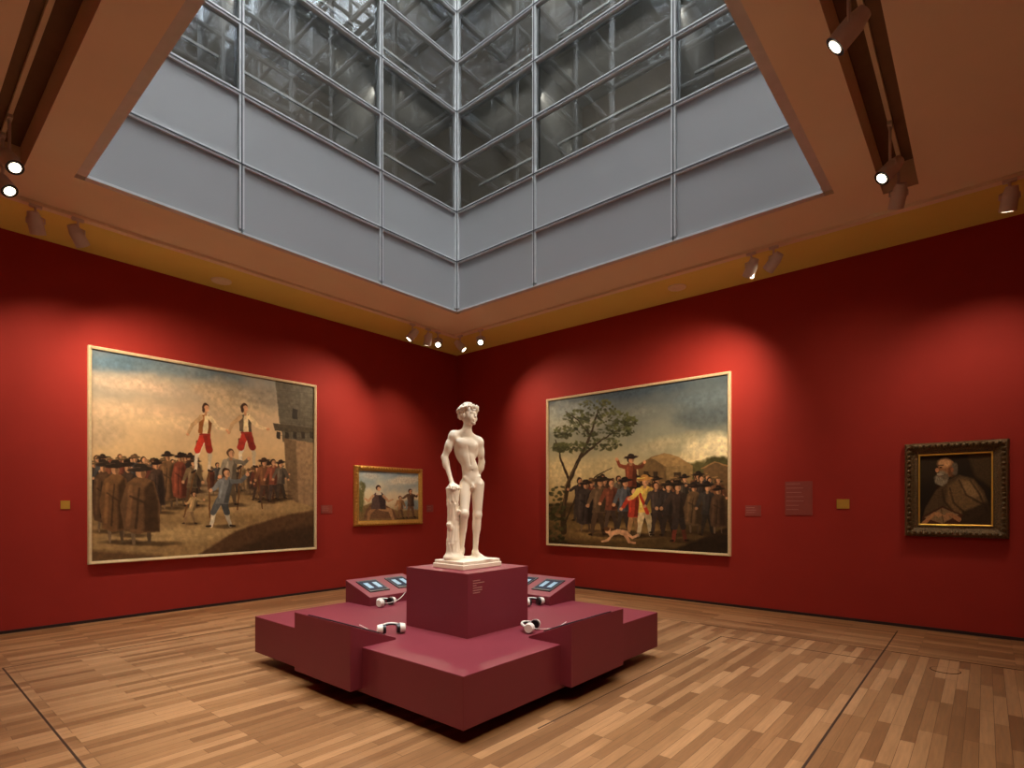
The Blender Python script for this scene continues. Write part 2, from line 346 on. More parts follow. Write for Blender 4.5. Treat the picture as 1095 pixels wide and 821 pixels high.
for s in(-1,1):
    ell(H(s*.023,-.076,-.005),(.014,.011,.010),.008,True,R=RH);ell(H(s*.022,-.057,-.006),(.012,.011,.009),.003,R=RH)
    ell(H(s*.030,-.046,-.028),(.020,.017,.020),.015,R=RH);ell(H(s*.060,.008,-.006),(.009,.016,.023),.006,R=RH)
cone(H(0,-.066,.010),H(0,-.081,-.020),.006,.0095,.008)
cone(H(-.012,-.069,-.042),H(.012,-.069,-.042),.0060,.0060,.003);cone(H(-.010,-.068,-.0535),H(.010,-.068,-.0535),.0066,.0066,.003)
ell(H(0,-.056,-.074),(.018,.016,.014),.012,R=RH)
for q in range(230):
    u=rng.uniform(0,2*math.pi);w=rng.uniform(-.55,1);rr=math.sqrt(max(0,1-w*w))
    px,py,pz=rr*math.cos(u),rr*math.sin(u),w
    if py<-.30 and pz<.40: continue
    if pz<-.05 and py<.15: continue
    c=H(px*.069,.014+py*.081,.026+pz*.086);r=rng.uniform(.010,.016)
    ell(c,(r,r,r*.8),.004)
for q in range(30):
    a=2*math.pi*q/30;zz=.048-.012*math.sin(a)
    ell(H(.079*math.cos(a),.012+.092*math.sin(a),zz+.010*(q%2)),(.013,.008,.019),.004,R=RH@Ry(35 if q%2 else -35))
inside=F<0
def corner(i,j,k,A): return A[i:n[0]-1+i,j:n[1]-1+j,k:n[2]-1+k]
cnt=np.zeros(n-1,np.uint8)
for i in(0,1):
    for j in(0,1):
        for k in(0,1): cnt+=corner(i,j,k,inside)
act=(cnt>0)&(cnt<8);idx=-np.ones(n-1,np.int64);A=np.argwhere(act);idx[act]=np.arange(len(A))
acc=np.zeros((len(A),3));wt=np.zeros(len(A))
for (c0,c1) in [((0,j,k),(1,j,k)) for j in(0,1) for k in(0,1)]+[((i,0,k),(i,1,k)) for i in(0,1) for k in(0,1)]+[((i,j,0),(i,j,1)) for i in(0,1) for j in(0,1)]:
    f0=F[A[:,0]+c0[0],A[:,1]+c0[1],A[:,2]+c0[2]];f1=F[A[:,0]+c1[0],A[:,1]+c1[1],A[:,2]+c1[2]]
    x=(f0<0)!=(f1<0);t=np.where(x,f0/np.where(x,f0-f1,1),0)
    p=np.array(c0)+t[:,None]*(np.array(c1)-np.array(c0));acc+=p*x[:,None];wt+=x
V=o0+h*(A+acc/wt[:,None]);Q=[]
for ax in range(3):
    a,c=[(1,2),(2,0),(0,1)][ax]
    s0=[slice(None)]*3;s1=[slice(None)]*3;s0[ax]=slice(0,-1);s1[ax]=slice(1,None)
    e=inside[tuple(s0)]!=inside[tuple(s1)];I=np.argwhere(e)
    ok=(I[:,a]>0)&(I[:,c]>0)&(I[:,a]<n[a]-1)&(I[:,c]<n[c]-1);I=I[ok]
    flip=inside[tuple(s0)][I[:,0],I[:,1],I[:,2]]
    def cell(da,dc):
        J=I.copy();J[:,a]-=da;J[:,c]-=dc;return idx[J[:,0],J[:,1],J[:,2]]
    q=np.stack([cell(0,0),cell(1,0),cell(1,1),cell(0,1)],1);q[~flip]=q[~flip][:,::-1];Q.append(q)
Q=np.concatenate(Q)
front=Vector((-.54,-.84)).normalized();ang=math.atan2(front.y,front.x)+math.pi/2
Tm=Matrix.Rotation(ang,4,'Z');V=(V*1.012)@np.array(Tm.to_3x3()).T+np.array([0,0,.065])
me=bpy.data.meshes.new("marble_figure");me.from_pydata(V.tolist(),[],Q.tolist());me.materials.append(M['marble'])
me.polygons.foreach_set("use_smooth",[True]*len(me.polygons));me.update()
statue=empty("marble_statue",(-4.68,-5.03,.93))
so=bpy.data.objects.new("figure",me);COL.objects.link(so);so.parent=statue
sm=so.modifiers.new("smooth",'SMOOTH');sm.factor=.5;sm.iterations=2
b=MB();b.box(-.235,.235,-.185,.185,0,.04,'marble');b.box(-.225,.225,-.175,.175,.04,.066,'marble');b.build("statue_base",.006,statue)
# ---------------------------------------------------------------- painter
def vnoise(W,Hh,cells,seed):
    r=np.random.default_rng(seed);cw,ch=int(cells),max(2,int(cells*Hh/W));g=r.random((ch+2,cw+2))
    y=np.linspace(0,ch-.001,Hh);x=np.linspace(0,cw-.001,W);yi=y.astype(int);xi=x.astype(int);fy=(y-yi)[:,None];fx=(x-xi)[None,:]
    fy=fy*fy*(3-2*fy);fx=fx*fx*(3-2*fx)
    a=g[yi][:,xi];bb=g[yi][:,xi+1];c=g[yi+1][:,xi];d=g[yi+1][:,xi+1]
    return a*(1-fx)*(1-fy)+bb*fx*(1-fy)+c*(1-fx)*fy+d*fx*fy-.5
def fbm(W,Hh,cells,seed,octs=4): return sum(vnoise(W,Hh,cells*2**i,seed+i)*.5**i for i in range(octs))
class Canvas:
    def __init__(s,W,Hh,quad,seed=1,warp=.45):
        s.W,s.H=W,Hh;A=[];B=[]
        for (u,v),(x,y) in zip(((0,0),(1,0),(1,1),(0,1)),quad):
            A.append([u,v,1,0,0,0,-u*x,-v*x]);B.append(x);A.append([0,0,0,u,v,1,-u*y,-v*y]);B.append(y)
        hh=np.linalg.solve(np.array(A,float),np.array(B,float))
        U,Vv=np.meshgrid(np.linspace(0,1,W),np.linspace(0,1,Hh));D=hh[6]*U+hh[7]*Vv+1
        s.X=(hh[0]*U+hh[1]*Vv+hh[2])/D+warp*fbm(W,Hh,40,seed+50,3)*2;s.Y=(hh[3]*U+hh[4]*Vv+hh[5])/D+warp*fbm(W,Hh,40,seed+80,3)*2
        s.C=np.zeros((Hh,W,3));s.N=fbm(W,Hh,6,seed+9,5);s.N2=fbm(W,Hh,70,seed+19,3)
    def grad(s,stops):
        ys=[a for a,_ in stops]
        for c in range(3): s.C[...,c]=np.interp(s.Y+s.N*12,ys,[q[c] for _,q in stops])
    def win(s,x0,x1,y0,y1):
        m=(s.X>x0)&(s.X<x1)&(s.Y>y0)&(s.Y<y1);r=np.where(m.any(1))[0];c=np.where(m.any(0))[0]
        if len(r)==0 or len(c)==0: return None
        return (slice(r[0],r[-1]+1),slice(c[0],c[-1]+1))
    def blend(s,w,d,col,soft,al):
        m=(np.clip(.5-d/soft,0,1)*al)[...,None];var=1+s.N2[w][...,None]*.16
        s.C[w]=s.C[w]*(1-m)+np.array(col,float)*var*m
    def ell(s,cx,cy,rx,ry,col,ang=0,soft=.7,al=1.0,rag=0):
        R=max(rx,ry)*(1.2+rag*.5)+soft+1;w=s.win(cx-R,cx+R,cy-R,cy+R)
        if w is None: return
        a=math.radians(ang);x=s.X[w]-cx;y=s.Y[w]-cy;x,y=x*math.cos(a)+y*math.sin(a),-x*math.sin(a)+y*math.cos(a)
        s.blend(w,(np.sqrt((x/rx)**2+(y/ry)**2)-1)*min(rx,ry)+rag*s.N[w]*min(rx,ry),col,soft,al)
    def line(s,pts,w0,w1,col,soft=.6,al=1.0):
        R=max(w0,w1)+soft+1;xs=[p[0] for p in pts];ys=[p[1] for p in pts];w=s.win(min(xs)-R,max(xs)+R,min(ys)-R,max(ys)+R)
        if w is None: return
        X=s.X[w];Y=s.Y[w];best=np.full(X.shape,1e9);k=len(pts)-1
        for i in range(k):
            (ax,ay),(bx,by)=pts[i],pts[i+1];dx,dy=bx-ax,by-ay;L2=dx*dx+dy*dy+1e-9
            t=np.clip(((X-ax)*dx+(Y-ay)*dy)/L2,0,1);best=np.minimum(best,np.hypot(X-ax-t*dx,Y-ay-t*dy)-(w0+(w1-w0)*(i+t)/k)/2)
        s.blend(w,best,col,soft,al)
    def poly(s,pts,col,soft=.7,al=1.0):
        R=soft+1;xs=[p[0] for p in pts];ys=[p[1] for p in pts];w=s.win(min(xs)-R,max(xs)+R,min(ys)-R,max(ys)+R)
        if w is None: return
        X=s.X[w];Y=s.Y[w];ins=np.zeros(X.shape,bool);best=np.full(X.shape,1e9);nn=len(pts)
        for i in range(nn):
            (ax,ay),(bx,by)=pts[i],pts[(i+1)%nn];dx,dy=bx-ax,by-ay;L2=dx*dx+dy*dy+1e-9
            t=np.clip(((X-ax)*dx+(Y-ay)*dy)/L2,0,1);best=np.minimum(best,np.hypot(X-ax-t*dx,Y-ay-t*dy))
            if ay!=by: ins^=((ay>Y)!=(by>Y))&(X<(bx-ax)*(Y-ay)/(by-ay)+ax)
        s.blend(w,np.where(ins,-best,best),col,soft,al)
    def man(s,x,yf,hh,coat,legs,skin=(196,146,104),hat=None,arm=None,lean=0,hair=(50,34,22),bre=None,stride=1.0):
        u=hh/8.;lx=lean;dk=lambda c,f:tuple(min(255,v*f) for v in c)
        s.ell(x+u*.8,yf+.3,u*1.8,u*.3,(52,38,24),0,1.5,.6)
        s.line([(x-u*.8*stride,yf),(x-u*.55*stride,yf-u*1.9),(x-u*.25+lx*.3,yf-u*3.4)],u*.45,u*.9,legs);s.line([(x-u*.8*stride-u*.1,yf),(x-u*1.2*stride,yf)],u*.3,u*.2,(40,28,20))
        s.line([(x+u*.9*stride,yf-.5),(x+u*.55*stride,yf-u*1.9),(x+u*.25+lx*.3,yf-u*3.4)],u*.45,u*.9,dk(legs,.8));s.line([(x+u*.9*stride,yf-.5),(x+u*1.3*stride,yf-.4)],u*.3,u*.2,(40,28,20))
        if bre: s.line([(x-u*.6*stride,yf-u*1.9),(x-u*.2+lx*.3,yf-u*3.8)],u*.8,u*1.1,bre);s.line([(x+u*.6*stride,yf-u*1.9),(x+u*.2+lx*.3,yf-u*3.8)],u*.8,u*1.1,dk(bre,.8))
        s.poly([(x-u*.9+lx*.3,yf-u*3.1),(x+u*1.0+lx*.3,yf-u*3.1),(x+u*.75+lx*.6,yf-u*4.6),(x+u*1.05+lx,yf-u*6.3),(x+u*.4+lx,yf-u*6.8),(x-u*.4+lx,yf-u*6.8),(x-u*1.0+lx,yf-u*6.2),(x-u*.75+lx*.6,yf-u*4.6)],coat)
        s.poly([(x+u*.15+lx*.4,yf-u*3.2),(x+u*.9+lx*.3,yf-u*3.2),(x+u*.95+lx,yf-u*6.2),(x+u*.4+lx,yf-u*6.4)],dk(coat,.6),1.2,.85)
        s.line([(x-u*.5+lx,yf-u*6.1),(x-u*.5+lx*.5,yf-u*4)],u*.35,u*.3,dk(coat,1.35),1,.7)
        for q in (arm or [(1.7,-4.0),(-1.7,-4.1)]):
            sg=u if q[0]>0 else -u
            P=[(x+lx+sg*.85,yf-u*6.2),(x+lx+sg*.6+q[0]*u*.5,yf+u*(q[1]*.5-2.7)),(x+lx+q[0]*u,yf+q[1]*u)]
            s.line(P,u*.7,u*.42,dk(coat,1.1 if q[0]<0 else .85));s.ell(P[2][0],P[2][1],u*.26,u*.26,skin)
        s.line([(x+lx,yf-u*6.6),(x+lx,yf-u*7.0)],u*.4,u*.4,dk(skin,.8))
        s.ell(x+lx-u*.05,yf-u*7.45,u*.55,u*.62,hair);s.ell(x+lx+u*.08,yf-u*7.3,u*.40,u*.50,skin);s.ell(x+lx+u*.3,yf-u*7.3,u*.15,u*.35,dk(skin,.7),0,.6,.7)
        if hat is not None:
            s.ell(x+lx,yf-u*7.75,u*1.1,u*.24,hat,-6);s.ell(x+lx,yf-u*8.0,u*.5,u*.38,hat);s.line([(x+lx-u,yf-u*7.85),(x+lx,yf-u*7.95)],u*.1,u*.1,dk(hat,1.7))
    def cloak(s,x,yf,hh,w,col,hat=(40,30,24),skin=(190,138,96)):
        dk=lambda c,f:tuple(min(255,v*f) for v in c)
        s.ell(x+w*.3,yf+.4,w*.8,hh*.03,(52,38,24),0,2,.7)
        s.line([(x-w*.25,yf-hh*.2),(x-w*.22,yf)],w*.16,w*.10,(120,100,76));s.line([(x+w*.22,yf-hh*.2),(x+w*.24,yf)],w*.16,w*.1,(84,68,50))
        s.poly([(x-w*.5,yf-hh*.16),(x-w*.1,yf-hh*.12),(x+w*.55,yf-hh*.15),(x+w*.58,yf-hh*.45),(x+w*.40,yf-hh*.78),(x,yf-hh*.87),(x-w*.40,yf-hh*.78),(x-w*.62,yf-hh*.5)],col,1.2)
        s.poly([(x+w*.1,yf-hh*.15),(x+w*.55,yf-hh*.15),(x+w*.5,yf-hh*.55),(x+w*.34,yf-hh*.8),(x+w*.1,yf-hh*.7)],dk(col,.55),3,.9)
        s.line([(x-w*.3,yf-hh*.72),(x-w*.38,yf-hh*.25)],w*.12,w*.14,dk(col,1.35),2,.8);s.line([(x-w*.05,yf-hh*.7),(x-w*.15,yf-hh*.2)],w*.06,w*.08,dk(col,.6),1.2,.9);s.line([(x-w*.3,yf-hh*.6),(x+w*.1,yf-hh*.52),(x+w*.25,yf-hh*.35)],w*.07,w*.05,dk(col,.55),1.6,.8)
        s.ell(x,yf-hh*.89,w*.15,hh*.06,skin);s.ell(x+w*.07,yf-hh*.88,w*.07,hh*.05,dk(skin,.65),0,.8)
        s.ell(x,yf-hh*.94,w*.40,hh*.03,hat,-4);s.ell(x,yf-hh*.975,w*.19,hh*.04,hat);s.line([(x-w*.34,yf-hh*.955),(x,yf-hh*.965)],.5,.5,dk(hat,2.0),.6)
    def object(s,name,Pf,u0,u1,v0,v1,o,parent,gain=1.0):
        W,Hh=s.W,s.H;C=np.clip(s.C*(1+s.N[...,None]*.07+s.N2[...,None]*.04),0,255);c=np.clip(lin(C)*gain,0,1)
        U,Vv=np.meshgrid(np.linspace(u0,u1,W),np.linspace(v1,v0,Hh));P=np.array([Pf(0,0,0),Pf(1,0,0),Pf(0,1,0),Pf(0,0,1)],float)
        co=P[0]+U[...,None]*(P[1]-P[0])+Vv[...,None]*(P[2]-P[0])+o*(P[3]-P[0])
        i=np.arange(Hh*W).reshape(Hh,W);q=np.stack([i[:-1,:-1],i[1:,:-1],i[1:,1:],i[:-1,1:]],-1).reshape(-1,4)
        me=bpy.data.meshes.new(name);me.from_pydata((co.reshape(-1,3)).tolist(),[],q.tolist())
        at=me.color_attributes.new("paint",'FLOAT_COLOR','POINT');at.data.foreach_set("color",np.concatenate([c.reshape(-1,3),np.ones((W*Hh,1))],1).ravel().astype(np.float32))
        me.materials.append(M['paint']);ob=bpy.data.objects.new(name,me);COL.objects.link(ob);ob.parent=parent;return ob
def paint_left():
    c=Canvas(560,460,[(97,374),(336,413),(335,586),(95,600)],1)
    c.grad([(370,(86,104,116)),(405,(140,138,128)),(440,(190,164,132)),(480,(212,178,130)),(520,(200,168,116)),(540,(164,136,90)),(600,(112,86,54))])
    for (x,y,a,b,col,an,al) in((112,388,34,12,(80,106,124),10,.8),(190,396,60,9,(92,112,122),10,.6),(150,412,60,10,(214,180,148),8,.7),(230,418,60,9,(196,168,130),10,.6),(140,440,50,9,(224,190,152),4,.6),(260,436,40,10,(200,172,130),8,.6),(110,462,26,12,(180,156,126),0,.5),(290,426,30,12,(128,120,104),8,.6),(175,452,40,7,(226,196,150),2,.6)):
        c.ell(x,y,a,b,col,an,10,al,1.2)
    c.poly([(95,516),(140,508),(200,514),(310,508),(310,535),(95,540)],(150,126,94),4,.8)
    c.poly([(90,534),(340,526),(340,600),(90,612)],(150,122,80),3)
    c.ell(190,572,70,9,(184,154,104),-2,8,.9);c.ell(262,543,50,6,(178,148,102),-2,6,.8)
    c.poly([(294,405),(342,411),(342,482),(302,472),(297,440)],(92,84,68),1.2);c.poly([(303,468),(342,474),(342,545),(307,534)],(146,118,86),1.2);c.poly([(303,468),(316,471),(318,537),(307,534)],(114,92,66),1.5)
    for j in range(8):
        c.line([(295+j*.6,416+j*7),(340,420+j*7)],.5,.5,(74,66,52),.6,.6)
        for i in range(5): c.line([(298+9*i+(j%2)*4,417+j*7),(298+9*i+(j%2)*4,423+j*7)],.4,.4,(74,66,52),.5,.5)
    c.poly([(291,452),(342,458),(342,464),(293,460)],(76,66,50),.8)
    for i in range(5): c.poly([(295+9*i,461),(299+9*i,462),(299+9*i,469),(295+9*i,468)],(54,46,36),.6)
    c.poly([(312,436),(318,437),(318,448),(312,447)],(50,44,36),.8)
    c.poly([(205,596),(250,568),(300,552),(342,545),(342,596)],(86,62,40),2.5);c.poly([(236,596),(290,570),(342,560),(342,596)],(64,46,30),5);c.poly([(95,588),(170,594),(170,604),(95,608)],(96,72,46),5)
    rr=random.Random(7);pal=[(88,60,40),(68,52,42),(124,92,62),(96,54,40),(64,62,60),(146,120,84),(52,42,36),(118,72,48)]
    for row,(y,k,nn,x0,x1) in enumerate(((522,.62,26,100,215),(528,.8,24,100,210),(526,.62,14,225,304),(536,1.0,14,100,206),(532,.74,8,272,304))):
        for i in range(nn):
            x=x0+(x1-x0)*(i+rr.uniform(-.4,.4))/nn
            if rr.random()<.5: c.cloak(x,y+rr.uniform(-3,3),rr.uniform(42,52)*k,rr.uniform(11,15)*k,rr.choice(pal),hat=rr.choice([(44,34,26),(82,62,42),(100,78,52)]))
            else: c.man(x,y+rr.uniform(-3,3),rr.uniform(40,50)*k,rr.choice(pal),rr.choice(pal),hat=rr.choice([None,None,(48,36,28)]),hair=rr.choice([(50,34,22),(90,60,36),(120,62,40)]),arm=rr.choice([None,[(2.2,-5.5),(-1.5,-4)],[(1.5,-4),(-2.2,-5.8)]]))
        c.ell((x0+x1)/2,y-8,(x1-x0)*.55,12,(84,64,44),0,8,.28)
    c.cloak(177,543,60,18,(116,86,56));c.cloak(165,548,56,16,(78,60,48));c.cloak(190,540,56,15,(128,68,48));c.man(202,541,50,(112,92,66),(90,70,50),hat=(60,44,32),lean=2)
    c.cloak(108,568,76,20,(86,62,42),hat=(52,40,30));c.cloak(134,572,80,20,(70,54,42));c.cloak(121,579,86,28,(116,82,50),hat=(46,36,28));c.cloak(148,581,84,36,(110,80,52),hat=(50,40,32))
    c.ell(128,545,34,26,(60,44,32),0,14,.22)
    stc=(104,72,42)
    def walker(x,y,s,k,br,vest,feet):
        p=lambda dx,dy:(x+dx-k*(dy-30)*s,y+dy*s)
        for (a,f) in zip((-8,6),feet): c.line([p(a,34),p(a,62),f],2.3,1.6,stc)
        c.line([p(-2,36),p(-8,50),p(-8,64)],5,3,(222,206,176));c.line([p(3,36),p(7,49),p(6,64)],5,3,(196,178,146))
        c.line([p(-8,64),p(-12,66)],2.6,1.8,(50,36,26));c.line([p(6,64),p(10,65)],2.6,1.8,(50,36,26))
        c.line([p(-1,27),p(-7,43)],8,7,br);c.line([p(2,27),p(6,43)],8,7,tuple(v*.75 for v in br))
        c.poly([p(-6,8),p(-2,6),p(3,6),p(6,9),p(5,27),p(-5,28)],(222,198,152));c.poly([p(-7,8),p(-1,7),p(-3,27),p(-7,25)],vest);c.poly([p(3,7),p(7,9),p(6,26),p(3,26)],tuple(v*.8 for v in vest))
        c.line([p(-5,27),p(5,27)],2,2,(140,44,32))
        c.line([p(5,10),p(13,20),p(23,23)],5,3.2,(220,194,148));c.ell(*p(24,23),1.8,1.6,(206,150,108))
        c.line([p(-5,10),p(-14,17),p(-18,26)],5,3.2,(186,150,108));c.ell(*p(-18.5,27),1.7,1.7,(206,150,108))
        c.line([p(0,4),p(0,7)],2.4,2.8,(190,136,96));c.ell(*p(-.6,-.8),3.8,4.6,(64,40,26));c.ell(*p(.6,.6),2.9,3.7,(208,154,112));c.ell(*p(-2.6,2),1.5,3,(64,40,26))
    walker(217,436,1.05,.06,(188,56,38),(140,84,40),((194,553),(222,553)));walker(262,436,.98,-.06,(168,52,38),(100,84,66),((252,545),(279,544)))
    c.man(243,540,60,(134,122,102),(110,90,66),arm=[(2.6,-6.6),(-1.6,-4)],hair=(90,66,44),skin=(206,154,112),lean=2)
    c.man(233,563,62,(112,114,112),(216,204,176),arm=[(3,-7.2),(-2.2,-5)],lean=7,bre=(88,90,90),stride=1.6,skin=(206,154,112))
    c.man(200,560,34,(176,146,100),(150,120,84),lean=5,arm=[(2.5,-6),(-2,-5)],stride=1.5);c.man(281,537,46,(116,78,52),(84,64,50),hat=(60,42,30));c.man(291,535,44,(130,74,54),(76,62,54));c.man(299,533,40,(96,84,70),(70,58,46),hat=(50,38,30))
    return c
def paint_right():
    c=Canvas(560,460,[(588,429),(780,400),(781,592),(589,580)],21)
    c.grad([(398,(66,76,80)),(435,(90,98,98)),(470,(142,142,120)),(500,(190,176,130)),(530,(180,156,104)),(560,(98,80,48)),(600,(54,42,24))])
    for (x,y,a,b,col,an,al) in((612,448,30,14,(166,164,142),-10,.9),(625,436,26,7,(124,134,134),-10,.7),(700,414,60,10,(64,78,88),-8,.8),(748,426,40,12,(90,102,106),-6,.7),(690,440,40,9,(124,126,112),-8,.6),(755,446,34,9,(72,82,86),-4,.6),(610,505,28,18,(212,192,138),0,.8),(655,500,30,12,(196,178,128),0,.6),(712,474,30,7,(182,170,132),-10,.8),(760,487,26,11,(232,212,164),-12,1),(735,494,16,9,(216,196,148),0,.9),(770,474,14,9,(238,220,174),0,.9),(748,478,12,6,(234,216,170),0,.8)):
        c.ell(x,y,a,b,col,an,9,al,1.2)
    c.ell(768,507,22,12,(72,68,40),0,3,1,1.6);c.ell(742,502,14,10,(86,80,46),0,3,1,1.5);c.ell(650,520,26,6,(104,100,64),0,4,.8,1)
    c.poly([(684,496),(698,489),(712,484),(728,489),(742,498),(742,532),(684,532)],(116,92,58),.9);c.poly([(712,484),(728,489),(742,498),(714,499),(698,490)],(156,126,80),.9);c.poly([(714,499),(742,498),(742,532),(714,532)],(142,116,74),1)
    for x in(690,700): c.poly([(x,504),(x+5,504),(x+5,514),(x,514)],(58,46,32),.7)
    c.poly([(722,505),(730,505),(730,518),(722,518)],(66,52,36),.7)
    c.poly([(754,500),(766,494),(784,498),(784,534),(754,534)],(102,78,50),1);c.line([(752,501),(766,494),(784,499)],1.5,1.5,(144,110,70))
    c.poly([(588,538),(782,530),(782,602),(588,602)],(84,66,38),3);c.ell(655,568,54,9,(146,118,70),0,6,.9);c.ell(610,556,24,7,(122,100,58),0,5,.8)
    c.poly([(588,574),(640,586),(784,586),(784,602),(588,602)],(48,36,22),3);c.poly([(722,588),(784,562),(784,602),(722,602)],(40,30,20),3)
    tk=(60,47,31)
    c.line([(605,568),(604,545),(610,515),(621,490),(633,465),(641,438)],6,1.6,tk);c.line([(611,515),(602,492),(596,470)],3,1,tk);c.line([(621,490),(645,470),(668,456)],3,.8,tk);c.line([(605,562),(618,530),(640,508),(656,500)],2.2,.8,tk);c.line([(633,465),(618,448),(606,440)],2,.8,tk);c.line([(604,545),(606,520),(618,496)],1.2,1,(120,98,64),1,.8)
    rr=random.Random(4)
    cl=[(640,436,20,9),(618,446,14,8),(658,446,18,8),(632,458,22,9),(664,460,16,7),(604,462,10,7),(648,474,18,7),(618,478,14,6),(674,450,9,5),(600,478,8,5)]
    for (x0,y0,a,b) in cl:
        for i in range(70):
            t=rr.uniform(0,6.28);q=math.sqrt(rr.random());x=x0+a*q*math.cos(t);y=y0+b*q*math.sin(t);k=rr.uniform(.6,1.0) if y>y0 else rr.uniform(.85,1.4)
            c.ell(x,y,rr.uniform(.8,2.6),rr.uniform(.6,1.5),(70*k,72*k,40*k),rr.uniform(-50,50),.8,rr.uniform(.5,.95))
    for i in range(60):
        k=rr.uniform(.6,1.2);c.ell(rr.uniform(589,606),rr.uniform(520,578),rr.uniform(1.5,3),rr.uniform(1,2),(62*k,62*k,34*k),rr.uniform(-40,40),.9,.8)
    pal=[(54,46,40),(74,56,42),(52,52,54),(104,70,46),(96,86,70),(104,52,38),(66,60,50),(42,36,32)]
    for row,(y,k,nn,x0,x1) in enumerate(((546,.74,20,634,778),(555,.92,15,622,776))):
        for i in range(nn):
            x=x0+(x1-x0)*(i+rr.uniform(-.4,.4))/nn;c.man(x,y+rr.uniform(-3,3),rr.uniform(40,52)*k,rr.choice(pal),rr.choice(pal),hat=rr.choice([None,None,(38,30,24),(104,80,50)]),skin=(196,144,102),lean=rr.uniform(-2,2),arm=rr.choice([None,[(2.2,-5.5),(-1.5,-4)],[(1.5,-4),(-2.2,-5.8)]]))
        c.ell(705,y-10,75,12,(60,46,32),0,8,.28)
    c.man(676,541,54,(120,62,40),(70,56,42),arm=[(-2.2,-7.4),(2.2,-7)],skin=(206,150,106),hat=(44,32,26))
    c.cloak(628,567,54,18,(62,54,48),hat=(44,34,28));c.man(641,571,60,(98,80,58),(84,66,48),hat=(48,38,28),lean=2);c.man(655,566,54,(110,64,46),(80,66,54),skin=(210,156,112))
    c.man(668,568,56,(80,84,88),(66,58,50),hat=(36,30,26),skin=(206,152,108),lean=2);c.man(679,573,52,(168,60,42),(170,130,84),arm=[(2,-5),(-2,-4.5)],skin=(214,160,118))
    c.man(691,572,62,(222,186,92),(214,196,154),hat=(190,138,72),arm=[(-2.2,-5),(1.8,-4)],skin=(216,162,118),bre=(218,196,146));c.line([(686,528),(694,548)],3,4,(180,62,42))
    c.man(705,569,54,(68,58,52),(60,50,44),skin=(196,144,104),lean=-2);c.man(716,572,56,(56,50,46),(52,44,38),hat=(44,36,28));c.man(728,578,62,(64,52,44),(120,58,42),hat=(40,32,26),arm=[(-2.2,-4.5),(1.6,-3.6)],bre=(60,52,48),lean=-2);c.cloak(744,569,52,18,(110,86,58));c.man(758,571,54,(58,54,50),(50,44,38),hat=(34,28,22));c.cloak(770,570,50,16,(84,62,44))
    c.ell(745,550,34,22,(44,34,24),0,12,.25)
    fl=(218,172,128);c.ell(668,572,20,3,(46,34,22),0,3,.7);c.line([(655,570),(664,568),(671,570)],5,6,fl);c.line([(671,570),(678,574),(684,572)],4,2.4,fl);c.line([(670,571),(675,579),(681,580)],3.6,2.2,(196,148,108));c.line([(657,571),(652,577),(646,578)],2.6,2,fl);c.ell(652,566.5,3,3.2,fl);c.ell(651,565,3,2.2,(96,64,38))
    return c
def paint_woman():
    c=Canvas(260,180,[(382,502),(447,505),(446,557),(383,559)],41,.15)
    c.grad([(500,(112,142,160)),(514,(160,172,168)),(528,(206,196,166)),(538,(210,192,152)),(548,(150,130,92)),(562,(96,76,48))])
    c.ell(428,513,16,4,(220,208,180),-6,4,.8,1);c.ell(395,508,14,4,(200,192,172),6,4,.7,1);c.ell(440,541,12,6,(116,134,136),0,3,.9);c.poly([(382,545),(398,538),(425,548),(448,546),(448,562),(382,562)],(124,100,64),1.5)
    c.ell(384,532,5,14,(96,94,56),0,2,.9,1.5)
    c.poly([(388,557),(390,548),(395,541),(411,541),(420,547),(424,556)],(110,80,56),.8)
    c.line([(399,545),(394,550),(393,557)],4.5,3,(150,110,74));c.line([(406,545),(416,547),(419,557)],5,3,(168,128,88))
    c.poly([(396,546),(397,531),(401,527),(407,527),(411,532),(412,546)],(88,70,64),.5);c.poly([(403,528),(407,527),(411,532),(411,546),(406,546)],(62,50,48),.8)
    c.line([(398,531),(393,537),(389,534)],3,1.6,(196,154,116));c.line([(409,531),(414,537),(419,535)],3,1.6,(190,148,110))
    c.ell(403.3,521.8,2.8,3.2,(60,40,28),0,.5);c.ell(404,523.2,1.9,2.5,(214,168,128),0,.4);c.poly([(401,526.5),(406,526.5),(407,530),(401,530)],(210,196,170),.4)
    c.man(438,555,32,(90,70,54),(120,88,62),arm=[(-2.6,-5.4),(2,-6.4)],skin=(206,154,116));c.man(427,556,25,(150,112,76),(116,86,60),skin=(208,158,118))
    return c
